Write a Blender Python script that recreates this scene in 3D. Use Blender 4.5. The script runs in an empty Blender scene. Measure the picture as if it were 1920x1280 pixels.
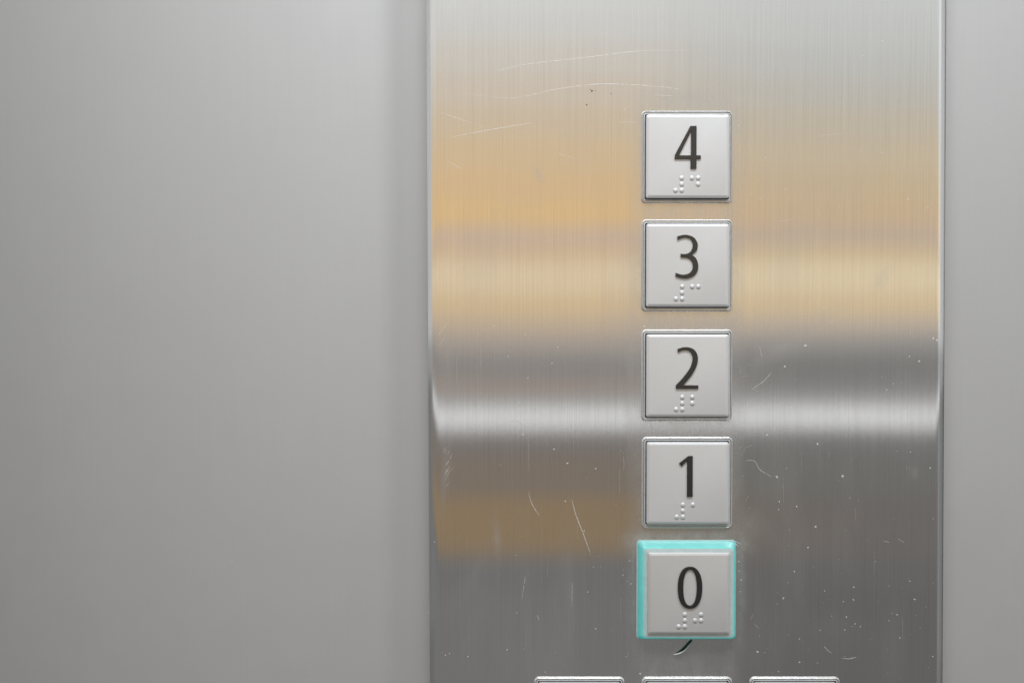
import bpy, bmesh, math, random
from mathutils import Vector, Matrix
random.seed(7)
SC = bpy.context.scene
COL = SC.collection
W_PX, H_PX = 1920.0, 1280.0
S = 0.0002                      # metres per photo pixel on the panel face
D = 0.40                        # camera distance from the panel face
PITCH = math.radians(1.6)

# ------------------------------------------------------------------ camera
cam_d = bpy.data.cameras.new('camera')
cam = bpy.data.objects.new('camera', cam_d)
COL.objects.link(cam)
SC.camera = cam
cam_d.sensor_width = 36.0
cam_d.lens = 36.0 * D / (W_PX * S)
cam_d.clip_start = 0.01
cam_d.clip_end = 50.0
FOC = W_PX * cam_d.lens / 36.0  # focal length in pixels
CP = Vector((0.0, -D, D * math.tan(PITCH)))
cam.location = CP
cam.rotation_euler = (math.radians(90) - PITCH, 0, 0)
CAM_R = cam.rotation_euler.to_matrix()
cam_d.dof.use_dof = True
cam_d.dof.focus_distance = D - 0.002
cam_d.dof.aperture_fstop = 4.0


def ray(px, py):
    return (CAM_R @ Vector(((px - W_PX / 2) / FOC, -(py - H_PX / 2) / FOC, -1.0)))


def P(px, py, h=0.0):
    """point on the plane y = -h that the photo shows at (px, py)"""
    d = ray(px, py)
    t = (-h - CP.y) / d.y
    return CP + d * t


def MIR(px, py, dist):
    """where the mirror ray of the panel face at (px, py) meets the plane y = -dist"""
    p = P(px, py)
    d = ray(px, py)
    d = Vector((d.x, -d.y, d.z))
    return p + d * (dist / -d.y)


# ------------------------------------------------------------------ helpers
def lin(c):
    c = c.lstrip('#')
    out = []
    for i in (0, 2, 4):
        v = int(c[i:i + 2], 16) / 255.0
        out.append(v / 12.92 if v <= 0.04045 else ((v + 0.055) / 1.055) ** 2.4)
    return out


def tag(o, label=None, cat=None, group=None, kind=None):
    if label: o['label'] = label
    if cat: o['category'] = cat
    if group: o['group'] = group
    if kind: o['kind'] = kind
    return o


def link(name, me, parent=None, mats=()):
    o = bpy.data.objects.new(name, me)
    for m in mats:
        me.materials.append(m)
    COL.objects.link(o)
    if parent:
        o.parent = parent
    return o


def rr(w, h, r, y, n=6, cx=0.0, cz=0.0):
    """rounded rectangle loop in the XZ plane at depth y"""
    pts = []
    for (sx, sz, a0) in ((1, 1, 0), (-1, 1, 90), (-1, -1, 180), (1, -1, 270)):
        ox, oz = sx * (w / 2 - r), sz * (h / 2 - r)
        for k in range(n + 1):
            a = math.radians(a0 + 90.0 * k / n)
            pts.append((cx + ox + r * math.cos(a), y, cz + oz + r * math.sin(a)))
    return pts


def loft(bm, loops, close=True, first=False, last=False, mat=0):
    vs = [[bm.verts.new(p) for p in L] for L in loops]
    n = len(vs[0])
    for a, b in zip(vs[:-1], vs[1:]):
        for i in range(n if close else n - 1):
            j = (i + 1) % n
            f = bm.faces.new((a[i], a[j], b[j], b[i]))
            f.material_index = mat
    if first:
        bm.faces.new(vs[0]).material_index = mat
    if last:
        bm.faces.new(list(reversed(vs[-1]))).material_index = mat
    return vs


def finish(bm, name, angle=40, smooth=True):
    bmesh.ops.recalc_face_normals(bm, faces=bm.faces[:])
    me = bpy.data.meshes.new(name)
    bm.to_mesh(me)
    bm.free()
    if smooth:
        for p in me.polygons:
            p.use_smooth = True
        me.set_sharp_from_angle(angle=math.radians(angle))
    return me


class NT:
    """small node helper"""
    def __init__(self, name):
        self.m = bpy.data.materials.new(name)
        self.m.use_nodes = True
        self.t = self.m.node_tree
        self.t.nodes.clear()
        self.out = self.t.nodes.new('ShaderNodeOutputMaterial')

    def n(self, typ, **kw):
        nd = self.t.nodes.new(typ)
        for k, v in kw.items():
            if k.startswith('i_'):
                nd.inputs[k[2:].replace('_', ' ')].default_value = v
            else:
                setattr(nd, k, v)
        return nd

    def l(self, a, b):
        self.t.links.new(a, b)

    def math(self, op, a, b=None, c=None, clamp=False):
        nd = self.t.nodes.new('ShaderNodeMath')
        nd.operation = op
        nd.use_clamp = clamp
        for i, v in enumerate((a, b, c)):
            if v is None: continue
            if isinstance(v, (int, float)):
                nd.inputs[i].default_value = v
            else:
                self.l(v, nd.inputs[i])
        return nd.outputs[0]

    def coord(self):
        tc = self.n('ShaderNodeTexCoord')
        return tc.outputs['Object']

    def scaled(self, vec, sx, sy, sz, loc=(0, 0, 0), rot=(0, 0, 0)):
        mp = self.n('ShaderNodeMapping')
        mp.inputs['Scale'].default_value = (sx, sy, sz)
        mp.inputs['Location'].default_value = loc
        mp.inputs['Rotation'].default_value = rot
        self.l(vec, mp.inputs['Vector'])
        return mp.outputs['Vector']

    def noise(self, vec, scale=1.0, detail=3.0, rough=0.5):
        nd = self.n('ShaderNodeTexNoise')
        nd.inputs['Scale'].default_value = scale
        nd.inputs['Detail'].default_value = detail
        nd.inputs['Roughness'].default_value = rough
        self.l(vec, nd.inputs['Vector'])
        return nd.outputs['Fac']

    def ramp(self, fac, a, b, lo=0.0, hi=1.0):
        nd = self.n('ShaderNodeMapRange')
        nd.clamp = True
        self.l(fac, nd.inputs['Value'])
        nd.inputs['From Min'].default_value = a
        nd.inputs['From Max'].default_value = b
        nd.inputs['To Min'].default_value = lo
        nd.inputs['To Max'].default_value = hi
        return nd.outputs['Result']

    def gray(self, fac, tint=(1, 1, 1)):
        nd = self.n('ShaderNodeCombineColor')
        for i in range(3):
            self.l(self.math('MULTIPLY', fac, tint[i]), nd.inputs[i])
        return nd.outputs[0]


# ------------------------------------------------------------------ materials
def mat_brushed():
    m = NT('brushed_steel')
    co = m.coord()
    sep = m.n('ShaderNodeSeparateXYZ')
    m.l(co, sep.inputs[0])
    X, Z = sep.outputs[0], sep.outputs[2]
    # vertical brush lines, three widths
    s1 = m.noise(m.scaled(co, 2600, 1, 16), 1.0, 2.0, 0.6)
    s2 = m.noise(m.scaled(co, 900, 1, 7, (3, 0, 1)), 1.0, 2.0, 0.6)
    s3 = m.noise(m.scaled(co, 190, 1, 4, (9, 0, 4)), 1.0, 2.0, 0.5)
    st = m.math('ADD', m.math('MULTIPLY', m.math('SUBTRACT', s1, 0.5), 0.17),
                m.math('ADD', m.math('MULTIPLY', m.math('SUBTRACT', s2, 0.5), 0.045),
                       m.math('MULTIPLY', m.math('SUBTRACT', s3, 0.5), 0.025)))
    col = m.gray(m.math('ADD', st, STEEL), (1.0, 1.0, 0.998))
    # soft dents of the sheet: they bend the reflected bands a little
    wav = m.noise(m.scaled(co, 9, 1, 5, (2, 0, 3)), 1.0, 1.0, 0.4)
    bmp = m.n('ShaderNodeBump', i_Strength=1.0, i_Distance=0.00045)
    m.l(wav, bmp.inputs['Height'])
    tan = m.n('ShaderNodeCombineXYZ')
    tan.inputs[2].default_value = 1.0
    g1 = m.n('ShaderNodeBsdfAnisotropic', i_Anisotropy=0.68)
    m.l(col, g1.inputs['Color'])
    m.l(tan.outputs[0], g1.inputs['Tangent'])
    m.l(bmp.outputs[0], g1.inputs['Normal'])
    m.l(m.math('ADD', m.math('MULTIPLY', s2, 0.02), 0.116), g1.inputs['Roughness'])
    # worn and touched metal scatters more: a second, rough lobe
    g2 = m.n('ShaderNodeBsdfAnisotropic', i_Anisotropy=0.45, i_Roughness=0.52)
    m.l(col, g2.inputs['Color'])
    m.l(tan.outputs[0], g2.inputs['Tangent'])
    film = m.n('ShaderNodeBsdfDiffuse')
    film.inputs['Color'].default_value = (0.40, 0.40, 0.395, 1)
    g3 = m.n('ShaderNodeMixShader')
    g3.inputs[0].default_value = 0.6
    m.l(g2.outputs[0], g3.inputs[1])
    m.l(film.outputs[0], g3.inputs[2])
    # mask: base + band of touched metal along the button column + smears and glow patches
    ax = m.math('ABSOLUTE', m.math('SUBTRACT', X, P(1289, 640).x))
    colm = m.ramp(ax, 0.0165, 0.0235, 1.0, 0.0)
    mot = m.noise(m.scaled(co, 160, 1, 110), 1.0, 4.0, 0.65)
    colm = m.math('MULTIPLY', colm, m.ramp(mot, 0.25, 0.75, 0.12, 0.50))
    colm = m.math('MULTIPLY', colm, m.ramp(Z, P(1290, 215).z, P(1290, 165).z, 1.0, 0.0))
    big = m.noise(m.scaled(co, 34, 1, 11, (5, 0, 1)), 1.0, 4.0, 0.6)
    big = m.ramp(big, 0.52, 0.78, 0.0, 0.20)
    fac = m.math('ADD', m.math('ADD', colm, big), 0.03)
    # smears, and matte patches added to catch the lit button's glow: (px, py, length px, width px, angle, strength)
    for (px, py, ln, wd, an, sg) in SMEARS_AND_GLOW:
        p = P(px, py)
        dx = m.math('SUBTRACT', X, p.x)
        dz = m.math('SUBTRACT', Z, p.z)
        ca, sa = math.cos(math.radians(an)), math.sin(math.radians(an))
        u = m.math('ADD', m.math('MULTIPLY', dx, ca), m.math('MULTIPLY', dz, sa))
        v = m.math('SUBTRACT', m.math('MULTIPLY', dz, ca), m.math('MULTIPLY', dx, sa))
        u = m.math('DIVIDE', u, ln * S)
        v = m.math('DIVIDE', v, wd * S)
        r2 = m.math('ADD', m.math('MULTIPLY', u, u), m.math('MULTIPLY', v, v))
        gss = m.math('POWER', 2.718, m.math('MULTIPLY', r2, -1.0))
        gss = m.math('MULTIPLY', gss, m.ramp(mot, 0.3, 0.65, 0.3, 1.0))
        fac = m.math('ADD', fac, m.math('MULTIPLY', gss, sg))
    fac = m.math('MINIMUM', fac, 0.9)
    mx = m.n('ShaderNodeMixShader')
    m.l(fac, mx.inputs[0])
    m.l(g1.outputs[0], mx.inputs[1])
    m.l(g3.outputs[0], mx.inputs[2])
    m.l(mx.outputs[0], m.out.inputs[0])
    return m.m


def mat_satin(name, base, rough=0.45, metallic=0.4, grain=0.05, gscale=(1500, 1, 12), bump=0.0, smudge=0.0):
    m = NT(name)
    co = m.coord()
    g = m.noise(m.scaled(co, *gscale), 1.0, 3.0, 0.6)
    c = m.noise(m.scaled(co, 60, 60, 60), 1.0, 4.0, 0.6)
    v = m.math('ADD', m.math('MULTIPLY', m.math('SUBTRACT', g, 0.5), grain),
               m.math('MULTIPLY', m.math('SUBTRACT', c, 0.5), grain * 0.7))
    sm = m.noise(m.scaled(co, 13, 13, 8, (4, 1, 2)), 1.0, 5.0, 0.62)
    v = m.math('ADD', v, m.math('MULTIPLY', m.math('SUBTRACT', sm, 0.5), smudge))
    v = m.math('ADD', v, 1.0)
    p = m.n('ShaderNodeBsdfPrincipled', i_Metallic=metallic)
    m.l(m.gray(v, base), p.inputs['Base Color'])
    m.l(m.ramp(c, 0.3, 0.7, rough - 0.04, rough + 0.04), p.inputs['Roughness'])
    if bump:
        b = m.n('ShaderNodeBump', i_Strength=bump, i_Distance=0.00006)
        m.l(m.noise(m.scaled(co, 2500, 2500, 2500), 1.0, 2.0, 0.6), b.inputs['Height'])
        m.l(b.outputs[0], p.inputs['Normal'])
    m.l(p.outputs[0], m.out.inputs[0])
    return m.m


def mat_simple(name, base, rough=0.5, metallic=0.0, spec=0.5, emit=None, es=0.0, sss=0.0):
    m = NT(name)
    co = m.coord()
    c = m.noise(m.scaled(co, 700, 700, 700), 1.0, 3.0, 0.6)
    p = m.n('ShaderNodeBsdfPrincipled', i_Metallic=metallic, i_Roughness=rough)
    p.inputs['Specular IOR Level'].default_value = spec
    m.l(m.gray(m.ramp(c, 0.2, 0.8, 0.9, 1.1), base), p.inputs['Base Color'])
    if emit:
        p.inputs['Emission Color'].default_value = (*emit, 1)
        p.inputs['Emission Strength'].default_value = es
    if sss:
        p.inputs['Subsurface Weight'].default_value = sss
        p.inputs['Subsurface Radius'].default_value = (0.001, 0.002, 0.002)
        p.inputs['Subsurface Scale'].default_value = 1.0
    m.l(p.outputs[0], m.out.inputs[0])
    return m.m


STEEL = 0.68
SMEARS_AND_GLOW = [
    (1010, 325, 16, 7, 110, 0.45), (930, 1005, 30, 8, 95, 0.35), (985, 1120, 150, 14, 92, 0.16),
    (1070, 1130, 80, 9, 90, 0.22), (1655, 520, 26, 12, 60, 0.22), (1480, 640, 90, 16, 35, 0.30),
    (1410, 980, 26, 26, 0, 0.28), (1290, 180, 60, 16, 0, 0.45), (880, 1090, 70, 14, 60, 0.16),
    (1715, 885, 10, 12, 0, 0.30), (1560, 1180, 70, 40, 0, 0.10), (1180, 720, 130, 9, 90, 0.25),
    (835, 880, 70, 8, 85, 0.30), (1190, 1012, 26, 20, 30, 0.55), (1392, 1022, 24, 20, 0, 0.5), (1288, 1003, 90, 9, 0, 0.35),  # patches round the lit button are added to catch its glow
    (1186, 1120, 80, 9, 90, 0.3), (1390, 1110, 80, 9, 90, 0.3), (900, 1150, 120, 30, 80, 0.12), (1600, 300, 160, 50, 60, 0.10), (950, 420, 120, 40, 70, 0.10), (840, 690, 60, 8, 88, 0.25),
]
M_PANEL = mat_brushed()
M_SCRATCH = mat_simple('bare_scratch', (0.74, 0.735, 0.72), 0.42, 0.55)
M_RIDGE_HIGHLIGHT = mat_simple('shaving_ridge_highlight', (0.85, 0.85, 0.83), 0.4)  # highlight along the shaving's ridge, painted as a pale colour
M_DUST = mat_simple('pale_dust', (0.60, 0.595, 0.58), 0.9)
M_RUST = mat_simple('rust_fleck', (0.16, 0.09, 0.05), 0.8)
M_WALL = mat_satin('satin_wall_steel', (0.515, 0.523, 0.53), 0.68, 0.42, 0.045, (1100, 1, 14), smudge=0.06)
M_CAP_DARKER = mat_satin('darker_button_steel', (0.625, 0.632, 0.642), 0.44, 0.35, 0.05, (500, 500, 500), bump=0.3, smudge=0.14)  # slightly darker copy of the cap steel, used on the lit button
M_CAP = mat_satin('satin_button_steel', (0.668, 0.683, 0.705), 0.42, 0.35, 0.035, (500, 500, 500), bump=0.25, smudge=0.10)
M_BEZEL = mat_satin('polished_bezel_steel', (0.74, 0.745, 0.75), 0.34, 0.5, 0.04, (300, 300, 300))
M_RING = mat_simple('unlit_ring_plastic', (0.56, 0.58, 0.59), 0.35)
M_GAP_SHADE = mat_simple('gap_shade_black', (0.03, 0.03, 0.032), 0.6)  # near-black colour put in as the shade of the cap gap


def mat_lit():
    m = NT('lit_turquoise_plastic')
    co = m.coord()
    sep = m.n('ShaderNodeSeparateXYZ')
    m.l(co, sep.inputs[0])
    # the lamp sits just under the cap, so the plastic glows strongest towards its front edge
    t = m.ramp(sep.outputs[1], -0.0004, -0.0052, 0.0, 1.0)
    nz = m.noise(m.scaled(co, 260, 260, 260), 1.0, 3.0, 0.6)
    t = m.math('MULTIPLY', m.math('POWER', t, 1.3), m.ramp(nz, 0.3, 0.7, 0.75, 1.15))
    mixc = m.n('ShaderNodeMix', data_type='RGBA')
    m.l(t, mixc.inputs[0])
    mixc.inputs[6].default_value = (0.0, 0.22, 0.21, 1)
    mixc.inputs[7].default_value = (0.06, 0.44, 0.42, 1)
    p = m.n('ShaderNodeBsdfPrincipled', i_Roughness=0.28)
    m.l(m.gray(m.ramp(nz, 0.2, 0.8, 0.94, 1.06), (0.20, 0.43, 0.42)), p.inputs['Base Color'])
    m.l(mixc.outputs[2], p.inputs['Emission Color'])
    p.inputs['Emission Strength'].default_value = 0.80
    m.l(p.outputs[0], m.out.inputs[0])
    return m.m


M_LIT = mat_lit()
M_COLLAR = mat_simple('pale_collar_plastic', (0.50, 0.61, 0.62), 0.35)
M_INK = mat_simple('black_numeral_enamel', (0.011, 0.0115, 0.013), 0.32, spec=0.85)

# ------------------------------------------------------------------ wall
FRONT = 0.010                      # the panel stands this far off the wall


def build_wall():
    bm = bmesh.new()
    prof = []                      # (x, y) of the sheet, left to right
    xk = P(724, 640, -FRONT).x     # where the sheet bends back
    # gently bowed sheet, its left part turning away to the left
    def bow(x):
        t = max(0.0, (xk - 0.02) - x)
        return 0.0115 + 0.5 * BOW * t * t
    for k in range(0, 41):
        x = -0.34 + k / 40.0 * (xk - 0.005 + 0.34)
        prof.append((x, bow(x)))
    prof.insert(0, (-2.2, prof[0][1] + 1.86 * BOW * 0.22))
    x, y = prof[-1]
    steps = 16
    for k in range(steps):                     # soft fold towards the viewer
        a = BEND * (0.5 - 0.5 * math.cos(math.pi * (k + 1) / steps))
        x += 0.011 / steps
        y -= math.tan(a) * 0.011 / steps
        prof.append((x, y))
    x2 = P(815, 640, -FRONT).x
    y -= math.tan(BEND) * (x2 - x)
    prof.append((x2, y))
    prof.append((0.02, y + 0.002))
    prof.append((0.13, FRONT))
    xr = P(1770, 640).x
    for k in range(0, 9):
        t = k / 8.0
        prof.append((xr - 0.006 + 0.05 * t, FRONT + 0.0014 * t * t))
    prof.append((0.32, FRONT + 0.012))
    prof.append((2.2, FRONT + 0.10))
    loops = []
    for z in (-1.2, -0.2, 0.2, 1.2):
        loops.append([(px, py, z) for px, py in prof])
    for z in (1.2, -1.2):
        loops.append([(px, py + 0.004, z) for px, py in prof])
    loops.append(loops[0])
    loft(bm, loops, close=False)
    bmesh.ops.remove_doubles(bm, verts=bm.verts[:], dist=1e-6)
    me = finish(bm, 'wall', 60)
    me.materials.append(M_WALL)
    me.materials.append(M_DUST)
    # specks of dust, seated on the sheet itself
    from mathutils.bvhtree import BVHTree
    bvh = BVHTree.FromPolygons([v.co for v in me.vertices], [p.vertices[:] for p in me.polygons])
    bm = bmesh.new()
    bm.from_mesh(me)
    spots = [(705, 818, 1.6), (634, 888, 1.9), (435, 1052, 1.5), (112, 256, 1.3), (182, 966, 1.4), (263, 1180, 1.3), (60, 934, 1.2),
             (1873, 665, 1.8), (1836, 642, 1.2), (1858, 234, 1.7), (1849, 246, 1.6), (1889, 308, 1.6), (1812, 545, 1.2), (1905, 340, 1.0),
             (368, 640, 1.2), (590, 1130, 1.0), (520, 420, 0.9), (250, 780, 0.9)]
    for k in range(26):
        spots.append((random.uniform(0, 720), random.uniform(0, 1280), random.uniform(0.4, 0.8)))
    for k in range(8):
        spots.append((random.uniform(1790, 1918), random.uniform(0, 1280), random.uniform(0.4, 0.8)))
    for (px, py, r) in spots:
        hit, nor, _, _ = bvh.ray_cast(CP, ray(px, py))
        if hit is None: continue
        low = []
        for k in range(7):
            aa = 2 * math.pi * k / 7
            q = r * S * 0.7 * random.uniform(0.6, 1.3)
            low.append(bm.verts.new((hit.x + q * math.cos(aa), hit.y - 0.00003, hit.z + q * math.sin(aa))))
        top = bm.verts.new((hit.x, hit.y - r * S * 0.4, hit.z))
        for k in range(7):
            bm.faces.new((low[k], low[(k + 1) % 7], top)).material_index = 1
    bm.to_mesh(me)
    bm.free()
    return link('wall', me, None, ())


BEND = math.radians(19)
BOW = 2.8
wall = build_wall()
tag(wall, 'smooth satin grey metal wall behind the brushed steel panel', 'wall', kind='structure')

# ------------------------------------------------------------------ control panel


def ribbon(bm, pts, w0, w1, mat, y=-0.00003, jit=0.0):
    """thin scratch following photo points; its width tapers to both ends"""
    q = []
    n = 26
    # Catmull-Rom through pts
    ext = [pts[0]] + list(pts) + [pts[-1]]
    for i in range(len(pts) - 1):
        p0, p1, p2, p3 = (Vector((*ext[i + k], 0)) for k in range(4))
        for k in range(n):
            t = k / n
            q.append(0.5 * ((2 * p1) + (p2 - p0) * t + (2 * p0 - 5 * p1 + 4 * p2 - p3) * t * t
                            + (3 * p1 - p0 - 3 * p2 + p3) * t ** 3))
    q.append(Vector((*pts[-1], 0)))
    prev = None
    N = len(q)
    for i, c in enumerate(q):
        tn = (q[min(i + 1, N - 1)] - q[max(i - 1, 0)])
        if tn.length == 0: tn = Vector((1, 0, 0))
        nr = Vector((-tn.y, tn.x, 0)).normalized()
        u = i / (N - 1)
        w = (w0 + (w1 - w0) * u) * (math.sin(math.pi * min(max(u, 0.02), 0.98)) ** 0.45) * random.uniform(0.6, 1.2)
        c = c + nr * random.uniform(-jit, jit)
        a = P(*(c + nr * w / 2).xy); b = P(*(c - nr * w / 2).xy)
        va = bm.verts.new((a.x, y, a.z)); vb = bm.verts.new((b.x, y, b.z))
        if prev and random.random() > 0.06:
            f = bm.faces.new((prev[0], prev[1], vb, va))
            f.material_index = mat
        prev = (va, vb)


def speck(bm, px, py, r, mat, elong=1.0, ang=0.0):
    c = P(px, py)
    n = 7
    ca, sa = math.cos(ang), math.sin(ang)
    low, high = [], []
    for k in range(n):
        a = 2 * math.pi * k / n
        rr_ = r * S * random.uniform(0.6, 1.25)
        u, v = math.cos(a) * rr_ * elong, math.sin(a) * rr_
        low.append(bm.verts.new((c.x + u * ca - v * sa, -0.00001, c.z + u * sa + v * ca)))
    top = bm.verts.new((c.x, -r * S * 0.45, c.z))
    for k in range(n):
        f = bm.faces.new((low[k], low[(k + 1) % n], top))
        f.material_index = mat


RIM = math.radians(33)


def build_panel():
    bm = bmesh.new()
    # corners of the flat face and of the rolled edge, straight from the edges seen at the top and bottom
    def edge(xt, xb, h, py):
        a = P(xt, 0, h); b = P(xb, 1280, h)
        t = (a.z - py) / (a.z - b.z)
        return a.x + (b.x - a.x) * t
    prof_l = []
    NA = 12
    zs = [0.34, 0.2, 0.13, 0.06, 0.0, -0.06, -0.13, -0.2, -0.34]
    rows = []
    for z in zs:
        zc = max(-0.2, min(0.2, z))
        xl = edge(799.5, 806.5, -0.002, zc); xr = edge(1773.0, 1765.0, -0.002, zc)
        fl = edge(819, 828, 0.0, zc); fr = edge(1755, 1752, 0.0, zc)
        row = []
        row.append((xl, FRONT - 0.0005, z))
        for k in range(NA + 1):
            a = RIM * (1 - k / NA)
            rad = (fl - xl) / math.sin(RIM)
            row.append((fl - rad * math.sin(a), rad * (1 - math.cos(a)), z))
        for k in range(NA + 1):
            a = RIM * (k / NA)
            rad = (xr - fr) / math.sin(RIM)
            row.append((fr + rad * math.sin(a), rad * (1 - math.cos(a)), z))
        row.append((xr, FRONT - 0.0005, z))
        rows.append(row)
    loft(bm, rows, close=False)
    bmesh.ops.recalc_face_normals(bm, faces=bm.faces[:])
    n0 = len(bm.faces)
    # scratches
    R = lambda pts, a, b, j=0.15: ribbon(bm, pts, a, b, 1, jit=j)
    R([(930, 134), (985, 121), (1090, 109), (1200, 96), (1292, 95)], 1.1, 1.0)
    R([(872, 176), (960, 184), (1040, 168), (1120, 158), (1200, 160), (1275, 167)], 0.5, 1.6)
    R([(842, 258), (915, 244), (1000, 230)], 0.9, 1.4)
    R([(828, 212), (870, 226), (910, 240)], 1.0, 0.4)
    R([(840, 302), (868, 318)], 0.8, 0.5)
    R([(1040, 286), (1080, 298)], 0.7, 0.5)
    R([(1160, 229), (1192, 230)], 0.8, 0.6)
    R([(1224, 178), (1264, 180)], 0.8, 0.7)
    R([(991, 922), (998, 945), (1011, 966)], 0.9, 1.7)
    R([(1072, 936), (1080, 965), (1093, 998), (1106, 1035)], 1.4, 2.0)
    R([(955, 790), (972, 790), (982, 803)], 0.8, 1.2)
    R([(1398, 863), (1415, 864), (1425, 880), (1448, 894)], 1.0, 1.2)
    R([(1410, 729), (1432, 714), (1447, 697)], 1.0, 1.2)
    R([(1545, 1211), (1553, 1219), (1560, 1224)], 1.6, 1.0)
    R([(1578, 1233), (1592, 1234), (1606, 1231)], 1.4, 1.8)
    R([(1655, 1013), (1668, 1016)], 0.8, 0.6)
    R([(1683, 1009), (1696, 1017)], 0.8, 0.6)
    R([(1415, 1169), (1423, 1177)], 0.9, 0.6)
    R([(1007, 1152), (1011, 1162)], 1.6, 1.0)
    R([(1073, 1090), (1072, 1140)], 1.0, 0.5)
    R([(985, 1080), (978, 1125)], 1.2, 0.4)
    R([(1428, 668), (1424, 647)], 1.0, 0.5)
    R([(822, 628), (832, 614), (842, 604)], 1.0, 0.6)
    R([(824, 648), (834, 632)], 0.8, 0.5)
    R([(1530, 257), (1560, 252), (1590, 250)], 0.5, 0.3)
    R([(1455, 415), (1490, 411)], 0.5, 0.3)
    for k in range(14):                      # short worn hatching on the lower left rim
        x, y = random.uniform(828, 846), random.uniform(835, 915)
        R([(x, y), (x + random.uniform(5, 10), y - random.uniform(8, 16))], 0.5, 0.4)
    for k in range(24):                      # stray hairlines along the brushing
        x = random.choice([random.uniform(825, 1195), random.uniform(1385, 1750)])
        y = random.uniform(560, 1270)
        ln = random.uniform(8, 60)
        R([(x, y), (x + random.uniform(-1.0, 1.0), y + ln)], 0.25, 0.2, 0.0)
    for k in range(46):                      # fine nicks where fingers and keys miss the buttons
        by = random.choice((295, 498, 703, 904, 1104))
        ang = random.uniform(0, 6.28)
        x = 1288 + math.copysign(random.uniform(88, 125), math.cos(ang)) if random.random() < 0.7 else 1288 + random.uniform(-110, 110)
        y = by + random.uniform(-95, 95) if abs(x - 1288) > 88 else by + random.choice((-1, 1)) * random.uniform(91, 106)
        a2 = random.gauss(-0.5, 0.7)
        ln = random.uniform(4, 16)
        R([(x, y), (x + ln * math.cos(a2) * 0.5, y + ln * math.sin(a2) * 0.5 + random.uniform(-0.8, 0.8)), (x + ln * math.cos(a2), y + ln * math.sin(a2))], 0.35, 0.25)
    # dust specks seen in the photo
    for (x, y, r) in [(925, 611, 2.0), (1046, 651, 1.8), (985, 627, 1.2), (953, 668, 1.6), (1035, 681, 1.6),
                      (990, 708, 1.8), (973, 757, 1.8), (981, 814, 1.6), (1039, 842, 2.2), (1064, 868, 2.2),
                      (1117, 878, 1.8), (1095, 995, 1.6), (1060, 939, 1.6), (815, 1016, 1.6), (804, 1147, 1.2),
                      (835, 1228, 1.9), (843, 1224, 1.4), (877, 1230, 1.9), (951, 1217, 1.7), (1022, 1259, 1.7),
                      (1117, 1178, 1.8), (1102, 1109, 1.6), (1168, 1078, 1.6), (1183, 1094, 2.0), (1181, 1050, 1.3),
                      (1471, 687, 2.6), (1510, 648, 3.0), (1757, 638, 3.4), (1750, 634, 2.2), (1723, 677, 3.2), (1705, 668, 2.0),
                      (1662, 731, 2.2), (1545, 579, 1.8), (1512, 596, 1.4), (1560, 604, 1.5), (1716, 545, 2.0),
                      (1438, 815, 2.4), (1533, 832, 2.2), (1457, 894, 2.6), (1580, 892, 3.4), (1707, 847, 1.7), (1744, 877, 2.0),
                      (1461, 940, 2.0), (1494, 949, 2.0), (1460, 955, 1.3), (1529, 987, 3.0), (1515, 1026, 2.4), (1489, 1071, 1.8),
                      (1706, 1089, 2.1), (1601, 1100, 2.1), (1546, 1107, 1.6), (1600, 1124, 1.8), (1581, 1127, 1.6),
                      (1715, 1123, 1.9), (1682, 1152, 2.0), (1672, 1149, 1.2), (1667, 1163, 1.4), (1587, 1156, 1.8), (1603, 1169, 2.0),
                      (1613, 1174, 1.6), (1584, 1180, 1.5), (1537, 1181, 1.6), (1687, 1195, 1.6), (1420, 1221, 2.4),
                      (1499, 1241, 2.2), (1749, 1230, 1.6), (1469, 1121, 2.2), (1499, 1197, 1.5), (1460, 1258, 1.4),
                      (1208, 612, 2.2), (1385, 236, 1.8), (1426, 373, 1.8), (1435, 296, 2.0), (1652, 287, 2.2), (1702, 374, 2.0),
                      (1655, 78, 2.2), (1574, 85, 1.8), (1617, 105, 1.8), (1644, 380, 1.3), (1473, 355, 1.6), (1740, 389, 1.6),
                      (1390, 1087, 2.0), (1385, 1052, 1.6), (1386, 1070, 1.6), (1388, 1108, 1.3), (1292, 820, 1.4), (1200, 1262, 2.2)]:
        if random.random() < 0.5:
            speck(bm, x, y, r * 0.72, 2, random.uniform(1.0, 1.7), random.uniform(0, 3))
        else:
            speck(bm, x, y, r * 0.72, 2)
    for k in range(120):                     # and the finest ones between them, denser low down
        x = random.choice([random.uniform(825, 1198), random.uniform(1382, 1750), random.uniform(1382, 1750)])
        y = 1280 - abs(random.gauss(0, 380))
        speck(bm, x, y, random.uniform(0.35, 0.8), 2)
    for (x, y, r) in [(1110, 171, 2.2), (1116, 170, 1.3), (1107, 168, 1.2), (1146, 176, 1.4), (1100, 197, 1.9)]:
        speck(bm, x, y, r * 0.7, 3, 1.3, 0.8)
    me = bpy.data.meshes.new('control_panel')
    bm.to_mesh(me)
    bm.free()
    for p in me.polygons:
        p.use_smooth = True
    me.set_sharp_from_angle(angle=math.radians(50))
    return link('control_panel', me, None, (M_PANEL, M_SCRATCH, M_DUST, M_RUST))


panel = build_panel()
tag(panel, 'tall brushed stainless steel elevator panel with fine scratches and dust, holding all buttons', 'control panel')

# ------------------------------------------------------------------ buttons
CAPH = 0.0026
CW = 154.0 * S                    # cap width


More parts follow.
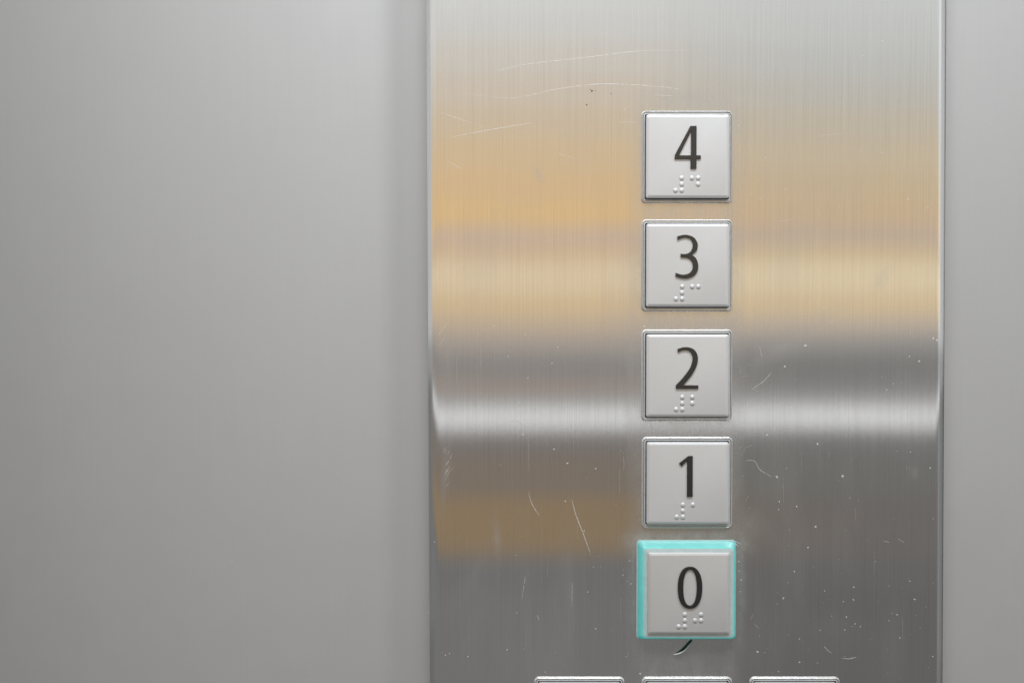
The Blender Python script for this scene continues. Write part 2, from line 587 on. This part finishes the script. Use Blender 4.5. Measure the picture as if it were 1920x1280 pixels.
def catmull(pts, n=10):
    """open Catmull-Rom through pts (list of (x, y)); returns dense list"""
    q = []
    ext = [(2 * pts[0][0] - pts[1][0], 2 * pts[0][1] - pts[1][1])] + list(pts) + [(2 * pts[-1][0] - pts[-2][0], 2 * pts[-1][1] - pts[-2][1])]
    for i in range(len(pts) - 1):
        p0, p1, p2, p3 = ext[i:i + 4]
        for k in range(n):
            t = k / n
            q.append(tuple(0.5 * ((2 * p1[a]) + (p2[a] - p0[a]) * t + (2 * p0[a] - 5 * p1[a] + 4 * p2[a] - p3[a]) * t * t
                                  + (3 * p1[a] - p0[a] - 3 * p2[a] + p3[a]) * t ** 3) for a in (0, 1)))
    q.append(pts[-1])
    return q


def oval(cx, cy, a, b, e=2.25, n=64):
    out = []
    for k in range(n):
        t = 2 * math.pi * k / n
        c, s_ = math.cos(t), math.sin(t)
        out.append((cx + a * math.copysign(abs(c) ** (2 / e), c), cy + b * math.copysign(abs(s_) ** (2 / e), s_)))
    return out


# numeral outlines in the pixels of the 5.335x close-up, origin given per button
GLYPH = {
    '4': [[(712, 352), (775, 352), (775, 643), (818, 643), (818, 679), (775, 679), (775, 775), (718, 775), (718, 679), (560, 679), (560, 640)],
          [(722, 402), (603, 643), (720, 643)]],
    '3': [catmull([(583, 345), (640, 331), (690, 333), (745, 356), (779, 402), (786, 440), (775, 488), (728, 530)])
          + catmull([(728, 530), (768, 562), (791, 625), (785, 690), (750, 738), (690, 763), (630, 763), (567, 745)])
          + catmull([(567, 708), (620, 724), (665, 724), (710, 706), (737, 665), (735, 610), (712, 575), (680, 559), (617, 555)])
          + catmull([(617, 520), (665, 520), (700, 508), (726, 480), (738, 435), (727, 390), (700, 366), (660, 358), (620, 367), (586, 384)])],
    '2': [catmull([(587, 330), (640, 314), (690, 313), (742, 330), (778, 372), (790, 430), (777, 500), (740, 575), (695, 635), (645, 693)])
          + [(795, 695), (795, 730), (572, 730), (572, 692)]
          + catmull([(572, 692), (625, 638), (680, 570), (718, 508), (737, 440), (731, 388), (703, 352), (660, 343), (625, 350), (592, 368)])],
    '1': [[(694, 326), (738, 326), (738, 738), (682, 738), (682, 374), (626, 432), (602, 401)]],
    '0': [oval(708, 592, 123, 213), oval(708, 592, 68, 181)],
}
SIGN = [(0, 2), (1, 0), (1, 1), (1, 2)]
LETTER = {'4': [(0, 0), (1, 0), (1, 1)], '3': [(0, 0), (1, 0)], '2': [(0, 0), (0, 1)], '1': [(0, 0)], '0': [(1, 0), (0, 1), (1, 1)]}
# close-up origin y, cap centre (close-up px), braille: x of sign, x of letter, y of first row
INFO = {
    '4': (170, 691, 650, 570, 733, 867), '3': (380, 690, 634, 572, 735, 847), '2': (590, 692, 600, 576, 738, 816),
    '1': (790, 694, 606, 581, 743, 822), '0': (990, 701, 658, 597, 761, 869),
}
K = 5.334


def numeral_mesh(ch, cap_h):
    _, cx, cy, _, _, _ = INFO[ch]
    f = S * (D - cap_h) / D / K
    cu = bpy.data.curves.new('numeral', 'CURVE')
    cu.dimensions = '2D'
    cu.fill_mode = 'BOTH'
    cu.extrude = 0.00028
    cu.bevel_depth = 0.00010
    cu.bevel_resolution = 2
    cu.offset = -0.00010
    for L in GLYPH[ch]:
        sp = cu.splines.new('POLY')
        # drop doubled points
        Q = []
        for p in L:
            if not Q or (abs(p[0] - Q[-1][0]) + abs(p[1] - Q[-1][1])) > 0.5: Q.append(p)
        sp.points.add(len(Q) - 1)
        for i, (x, y) in enumerate(Q):
            sp.points[i].co = ((x - cx) * f, -(y - cy) * f, 0, 1)
        sp.use_cyclic_u = True
    tmp = bpy.data.objects.new('numeral_tmp', cu)
    COL.objects.link(tmp)
    dg = bpy.context.evaluated_depsgraph_get()
    dg.update()
    me = bpy.data.meshes.new_from_object(tmp.evaluated_get(dg))
    bpy.data.objects.remove(tmp)
    me.transform(Matrix(((1, 0, 0, 0), (0, 0, -1, 0), (0, 1, 0, 0), (0, 0, 0, 1))))
    me.transform(Matrix.Translation((0, -0.00030, 0)))
    me.name = 'numeral'
    return me


def dome(bm, x, z, r, hgt):
    loops = []
    n = 14
    for k in range(6):
        a = math.radians(90.0 * k / 6)
        loops.append([(x + r * math.cos(a) * math.cos(2 * math.pi * i / n), -hgt * math.sin(a) + 0.00005,
                       z + r * math.cos(a) * math.sin(2 * math.pi * i / n)) for i in range(n)])
    vs = loft(bm, loops)
    top = bm.verts.new((x, -hgt + 0.00005, z))
    last = vs[-1]
    for i in range(n):
        bm.faces.new((last[i], last[(i + 1) % n], top))


def braille_mesh(ch, cells, x0, cap_h):
    _, cx, cy, _, _, y0 = INFO[ch]
    f = S * (D - cap_h) / D / K
    bm = bmesh.new()
    for (c, r) in cells:
        x = (x0 + c * 62.0 - cx) * f
        z = -(y0 + r * 61.0 - cy) * f
        dome(bm, x, z, 26.0 * f, 0.00046)
    return finish(bm, 'braille_cell', 80)


def bezel_mesh():
    bm = bmesh.new()
    o = 169.5 * S
    L = []
    ro = 9.0 * S
    t = 2.5 * S
    L.append(rr(o + 0.0006, o + 0.0008, ro, 0.0004))
    L.append(rr(o + 0.0002, o + 0.0004, ro, -0.00008))
    for k in range(9):
        a = math.pi * k / 8
        d = t * (1 - math.cos(a)) / 2
        L.append(rr(o - 2 * d, o + 0.0002 - 2 * d, ro - d, -0.00012 - 0.00085 * math.sin(a)))
    d = t
    L.append(rr(o - 2 * d - 0.0001, o + 0.0001 - 2 * d, ro - d, 0.0030))
    loft(bm, L)
    return finish(bm, 'bezel', 50)


def ring_mesh():
    bm = bmesh.new()
    o = 160.6 * S
    i_ = 157.2 * S
    L = [rr(o + 0.0002, o + 0.0004, 5 * S, 0.0028), rr(o + 0.0002, o + 0.0004, 5 * S, -0.0006), rr(o, o + 0.0002, 5 * S, -0.0007),
         rr(i_ + 0.0002, i_ + 0.0004, 3 * S, -0.0007), rr(i_, i_ + 0.0002, 3 * S, -0.0006), rr(i_, i_ + 0.0002, 3 * S, 0.0028)]
    loft(bm, L)
    return finish(bm, 'light_ring', 40)


def cap_mesh(h, base, wpx=154.0):
    bm = bmesh.new()
    w = wpx * S
    r = 3.6 * S
    ch = 4.8 * S
    L = [rr(w, w, r, base), rr(w, w, r, -h + 0.00052)]
    for k in range(1, 6):                       # eased edge then broad chamfer
        a = math.radians(90.0 * k / 6)
        L.append(rr(w - 2 * ch * 0.22 * (1 - math.cos(a)), w - 2 * ch * 0.22 * (1 - math.cos(a)), r, -h + 0.00052 - 0.00020 * math.sin(a)))
    L.append(rr(w - 2 * ch * 0.86, w - 2 * ch * 0.86, r * 0.8, -h + 0.00004))
    L.append(rr(w - 2 * ch * 0.95, w - 2 * ch * 0.95, r * 0.8, -h + 0.000015))
    L.append(rr(w - 2 * ch * 1.05, w - 2 * ch * 1.05, r * 0.8, -h))
    loft(bm, L, last=True)
    return finish(bm, 'cap', 24)


def lit_ring_mesh(h):
    bm = bmesh.new()
    L = [rr(185 * S, 186 * S, 7 * S, 0.0004), rr(185 * S, 186 * S, 7 * S, -0.0005), rr(183.5 * S, 184.5 * S, 7 * S, -0.0009)]
    for k in range(1, 8):
        t = k / 7
        L.append(rr((183.5 - 15.5 * t) * S, (184.5 - 15.5 * t) * S, (7 - 1.5 * t) * S, -0.0009 - (h - 0.0013) * t))
    L.append(rr(167 * S, 168 * S, 5 * S, -h))
    L.append(rr(150 * S, 150 * S, 3 * S, -h))
    L.append(rr(150 * S, 150 * S, 3 * S, 0.0004))
    loft(bm, L)
    return finish(bm, 'light_ring', 30)


def lit_bezel_mesh():
    bm = bmesh.new()
    L = [rr(187.6 * S, 187.4 * S, 7 * S, 0.0004, cx=-0.7 * S, cz=0.4 * S), rr(187.6 * S, 187.4 * S, 7 * S, -0.00030, cx=-0.7 * S, cz=0.4 * S),
         rr(184 * S, 184 * S, 7 * S, -0.00034)]
    loft(bm, L, last=True)
    # frayed sliver of the rim at its top right corner
    c0 = P(1287.0, 1104.5)
    for pts, w in (([(1366, 1012.5), (1376, 1013.5), (1388, 1018)], 1.5), ([(1371, 1015), (1378, 1018), (1383, 1022)], 1.1)):
        q = catmull(pts, 6)
        tube = []
        for i, (x, y) in enumerate(q):
            u = i / (len(q) - 1)
            c = P(x, y) - c0
            r = w * S * (1.05 - 0.8 * u)
            tube.append([(c.x + r * math.cos(t), -0.0007 - 0.0006 * u - r * 0.6 * math.sin(t), c.z + r * math.sin(t) * 0.3 + r * 0.7 * math.cos(t))
                         for t in [2 * math.pi * k / 6 for k in range(6)]])
        loft(bm, tube, first=True, last=True)
    return finish(bm, 'bezel', 30)


def collar_mesh(h):
    """pale shoulder that carries the raised cap of the lit button"""
    bm = bmesh.new()
    L = [rr(165.5 * S, 166.5 * S, 5 * S, -h + 0.0002), rr(165.5 * S, 166.5 * S, 5 * S, -h - 0.00012), rr(164 * S, 165 * S, 5 * S, -h - 0.0002),
         rr(151.5 * S, 151.5 * S, 3 * S, -h - 0.0002), rr(151.5 * S, 151.5 * S, 3 * S, -h + 0.0002)]
    loft(bm, L)
    return finish(bm, 'collar', 30)


ME_BEZEL, ME_RING = bezel_mesh(), ring_mesh()
ME_CAP = cap_mesh(CAPH, 0.0006)


def plate_mesh():  # dark sheet added to blacken the gap round the cap
    bm = bmesh.new()
    L = [rr(159.5 * S, 160.5 * S, 3 * S, 0.0004), rr(159.5 * S, 160.5 * S, 3 * S, -0.00005)]
    loft(bm, L, last=True)
    return finish(bm, 'gap_shade_plate')


ME_PLATE = plate_mesh()
ME_PLATE.materials.append(M_GAP_SHADE)
for me_, m_ in ((ME_BEZEL, M_BEZEL), (ME_RING, M_RING), (ME_CAP, M_CAP)):
    me_.materials.append(m_)


def button(px, py, label, ch=None):
    c = P(px, py)
    root = bpy.data.objects.new('elevator_button', None)
    COL.objects.link(root)
    root.empty_display_size = 0.01
    root.location = (c.x, 0, c.z)
    tag(root, label, 'button', 'square buttons set into the brushed steel panel')
    if ch == '0':
        link('light_ring', lit_ring_mesh(0.0050), root, (M_LIT,))
        link('bezel', lit_bezel_mesh(), root, (M_COLLAR,))
        link('collar', collar_mesh(0.0050), root, (M_COLLAR,))
        cap = link('cap', cap_mesh(0.0062, -0.0046, 152.5), root, (M_CAP_DARKER,))
        h = 0.0062
    else:
        link('bezel', ME_BEZEL, root)
        link('light_ring', ME_RING, root)
        link('gap_shade_plate', ME_PLATE, root)
        cap = link('cap', ME_CAP, root)
        h = CAPH
    if ch:
        n = link('numeral', numeral_mesh(ch, h), cap, (M_INK,))
        n.location = (0, -h, 0)
        for cells, xi in ((SIGN, INFO[ch][3]), (LETTER[ch], INFO[ch][4])):
            b = link('braille_cell', braille_mesh(ch, cells, xi, h), cap, (M_CAP,))
            b.location = (0, -h, 0)
    return root


button(1287.5, 295, 'square grey elevator button with raised black numeral 4 and braille, unlit', '4')
button(1287.5, 498, 'square grey elevator button with raised black numeral 3 and braille, unlit', '3')
button(1287.5, 703.5, 'square grey elevator button with raised black numeral 2 and braille, unlit', '2')
button(1288.0, 904, 'square grey elevator button with raised black numeral 1 and braille, unlit', '1')
button(1287.0, 1104.5, 'square grey elevator button with black numeral 0, glowing turquoise around its rim', '0')
button(1086, 1352, 'cropped square button in the bottom row, below and left of the lit button')
button(1287.5, 1352, 'cropped square button in the bottom row, directly below the lit button')
button(1489, 1352, 'cropped square button in the bottom row, below and right of the lit button')


# curled shaving sticking out below the lit button: a dark blade, its rolled ridge painted pale as a highlight
def shaving():
    bm = bmesh.new()
    ridge = catmull([(1298, 1199), (1292, 1205), (1286, 1212), (1278, 1219), (1270, 1223), (1263, 1225)], 6)
    N = len(ridge)
    rows, tube = [], []
    for i, (x, y) in enumerate(ridge):
        u = i / (N - 1)
        wb = 3.6 * math.sin(math.pi * min(1.0, 0.22 + 0.78 * u)) ** 0.9
        lift = 0.0003 + 0.0012 * math.sin(math.pi * (0.15 + 0.8 * u))
        a_ = P(x - wb * 0.72, y - wb * 0.70)
        c_ = P(x, y)
        rows.append([(a_.x, -0.00012, a_.z), ((a_.x + c_.x) / 2, -lift * 0.35, (a_.z + c_.z) / 2), (c_.x, -lift, c_.z)])
        r_ = (0.9 + 1.7 * math.sin(math.pi * (0.08 + 0.88 * u))) * S
        tube.append([(c_.x + r_ * math.cos(t) * 0.7, -lift - r_ * math.sin(t), c_.z + r_ * math.cos(t) * 0.7)
                     for t in [2 * math.pi * k / 8 for k in range(8)]])
    loft(bm, rows, close=False, mat=0)
    loft(bm, tube, first=True, last=True, mat=1)
    me = finish(bm, 'shaving', 60)
    return link('shaving', me, None, (M_INK, M_RIDGE_HIGHLIGHT))


tag(shaving(), 'small curled dark shaving with a pale ridge sticking out below the lit button', 'shaving')

# ------------------------------------------------------------------ light
LD = 1.2                            # lamp plane, in front of the panel and behind the camera


def area(name, loc, rot, sx, sy, rad, col=(1, 1, 1)):
    """rectangular lamp of given radiance"""
    l = bpy.data.lights.new(name, 'AREA')
    l.shape = 'RECTANGLE'
    l.size, l.size_y = sx, sy
    l.color = col
    l.energy = rad * sx * sy * LAMP_K
    o = bpy.data.objects.new(name, l)
    COL.objects.link(o)
    o.location = loc
    o.rotation_euler = rot
    return o


LAMP_K = math.pi


def band(x0, x1, y0, y1, hexcol, gain=1.0, dist=None):  # added lamp strip standing in for surroundings mirrored by the steel
    dist = dist or LD
    a = MIR(x0, y0, dist); b = MIR(x1, y1, dist)
    r_, g_, b_ = lin(hexcol)
    w_ = max(0.0, r_ - b_)
    c = [v / STEEL * gain for v in (r_, g_ - 0.015 * w_, b_ + 0.05 * w_)]
    mx = max(c)
    area('added_band_lamp', ((a.x + b.x) / 2, -dist, (a.z + b.z) / 2), (math.radians(90), 0, 0),
         abs(b.x - a.x), abs(a.z - b.z), mx, [v / mx for v in c])


XL, XM, XR = -500, 1290, 2900
for (y0, y1, cl, cr) in [
    (-260, 20, 'cfcfcc', 'c4c5c3'), (20, 80, 'cbc9c4', 'bfc0bd'), (80, 140, 'c9c2b6', 'b9b9b5'), (140, 200, 'c8bba8', 'b6b3aa'),
    (200, 260, 'c8b698', 'bab09c'), (260, 320, 'cdb48a', 'bfb093'), (320, 380, 'd0b280', 'c0ac87'), (380, 425, 'd6b476', 'c2a983'),
    (425, 455, 'beaa96', 'b4a392'), (455, 485, 'c8ac86', 'c4ae84'), (485, 545, 'd5c29e', 'd6c5a0'), (545, 590, 'cbb286', 'ccb68c'),
    (590, 625, 'b8a68c', 'b2a594'), (625, 660, '9d948a', '888784'), (660, 705, '7f7c79', '6f6e6c'), (705, 735, '8f8174', '757472'),
    (735, 759, '8c8a87', '8f8e8c'), (758, 802, 'd6d6d5', 'd9d9d8'), (802, 850, '6c6661', '666563'), (850, 930, '74695b', '646461'),
    (930, 1040, '84704f', '635f5b'), (1040, 1110, '676665', '5e5c5b'), (1110, 1500, '6a6968', '5a5857'),
]:
    band(XL, XM, y0, y1, cl)
    band(XM, XR, y0, y1, cr)

# unseen side lamps added to brighten the rolled edges and button sides
for sx in (-1, 1):
    for (zc, hh, rad) in ((0.44, 0.96, 0.66), (0.05, 0.30, 0.40), (-0.30, 0.44, 0.24), (-0.86, 0.78, 0.20)):
        rad *= 0.9 if (sx < 0 and zc < 0) else 1.0
        area('added_side_lamp', (sx * 1.25 + 0.05, -0.62, zc), (math.radians(90), 0, sx * math.radians(-62) + math.radians(180) * 0), 0.9, hh, rad, (0.97, 0.985, 1.0)).rotation_euler = (math.radians(90), 0, sx * math.radians(62))

# ceiling lamp above and a little to the left, out of the picture
KEY = area('ceiling_lamp', (0.06, -0.44, 0.64), (0, 0, 0), 0.75, 0.25, 11.6, (0.955, 0.98, 1.0))
KEY.rotation_euler = (Vector((0.0, 0.0, -0.1)) - KEY.location).to_track_quat('-Z', 'Y').to_euler()

world = bpy.data.worlds.new('World')
SC.world = world
world.use_nodes = True
bg = world.node_tree.nodes['Background']
bg.inputs[0].default_value = (0.5, 0.51, 0.53, 1)
bg.inputs[1].default_value = 0.04

SC.view_settings.view_transform = 'Standard'
SC.view_settings.look = 'None'
SC.view_settings.exposure = 0.0
SC.view_settings.gamma = 1.0
SC.view_settings.use_curve_mapping = False
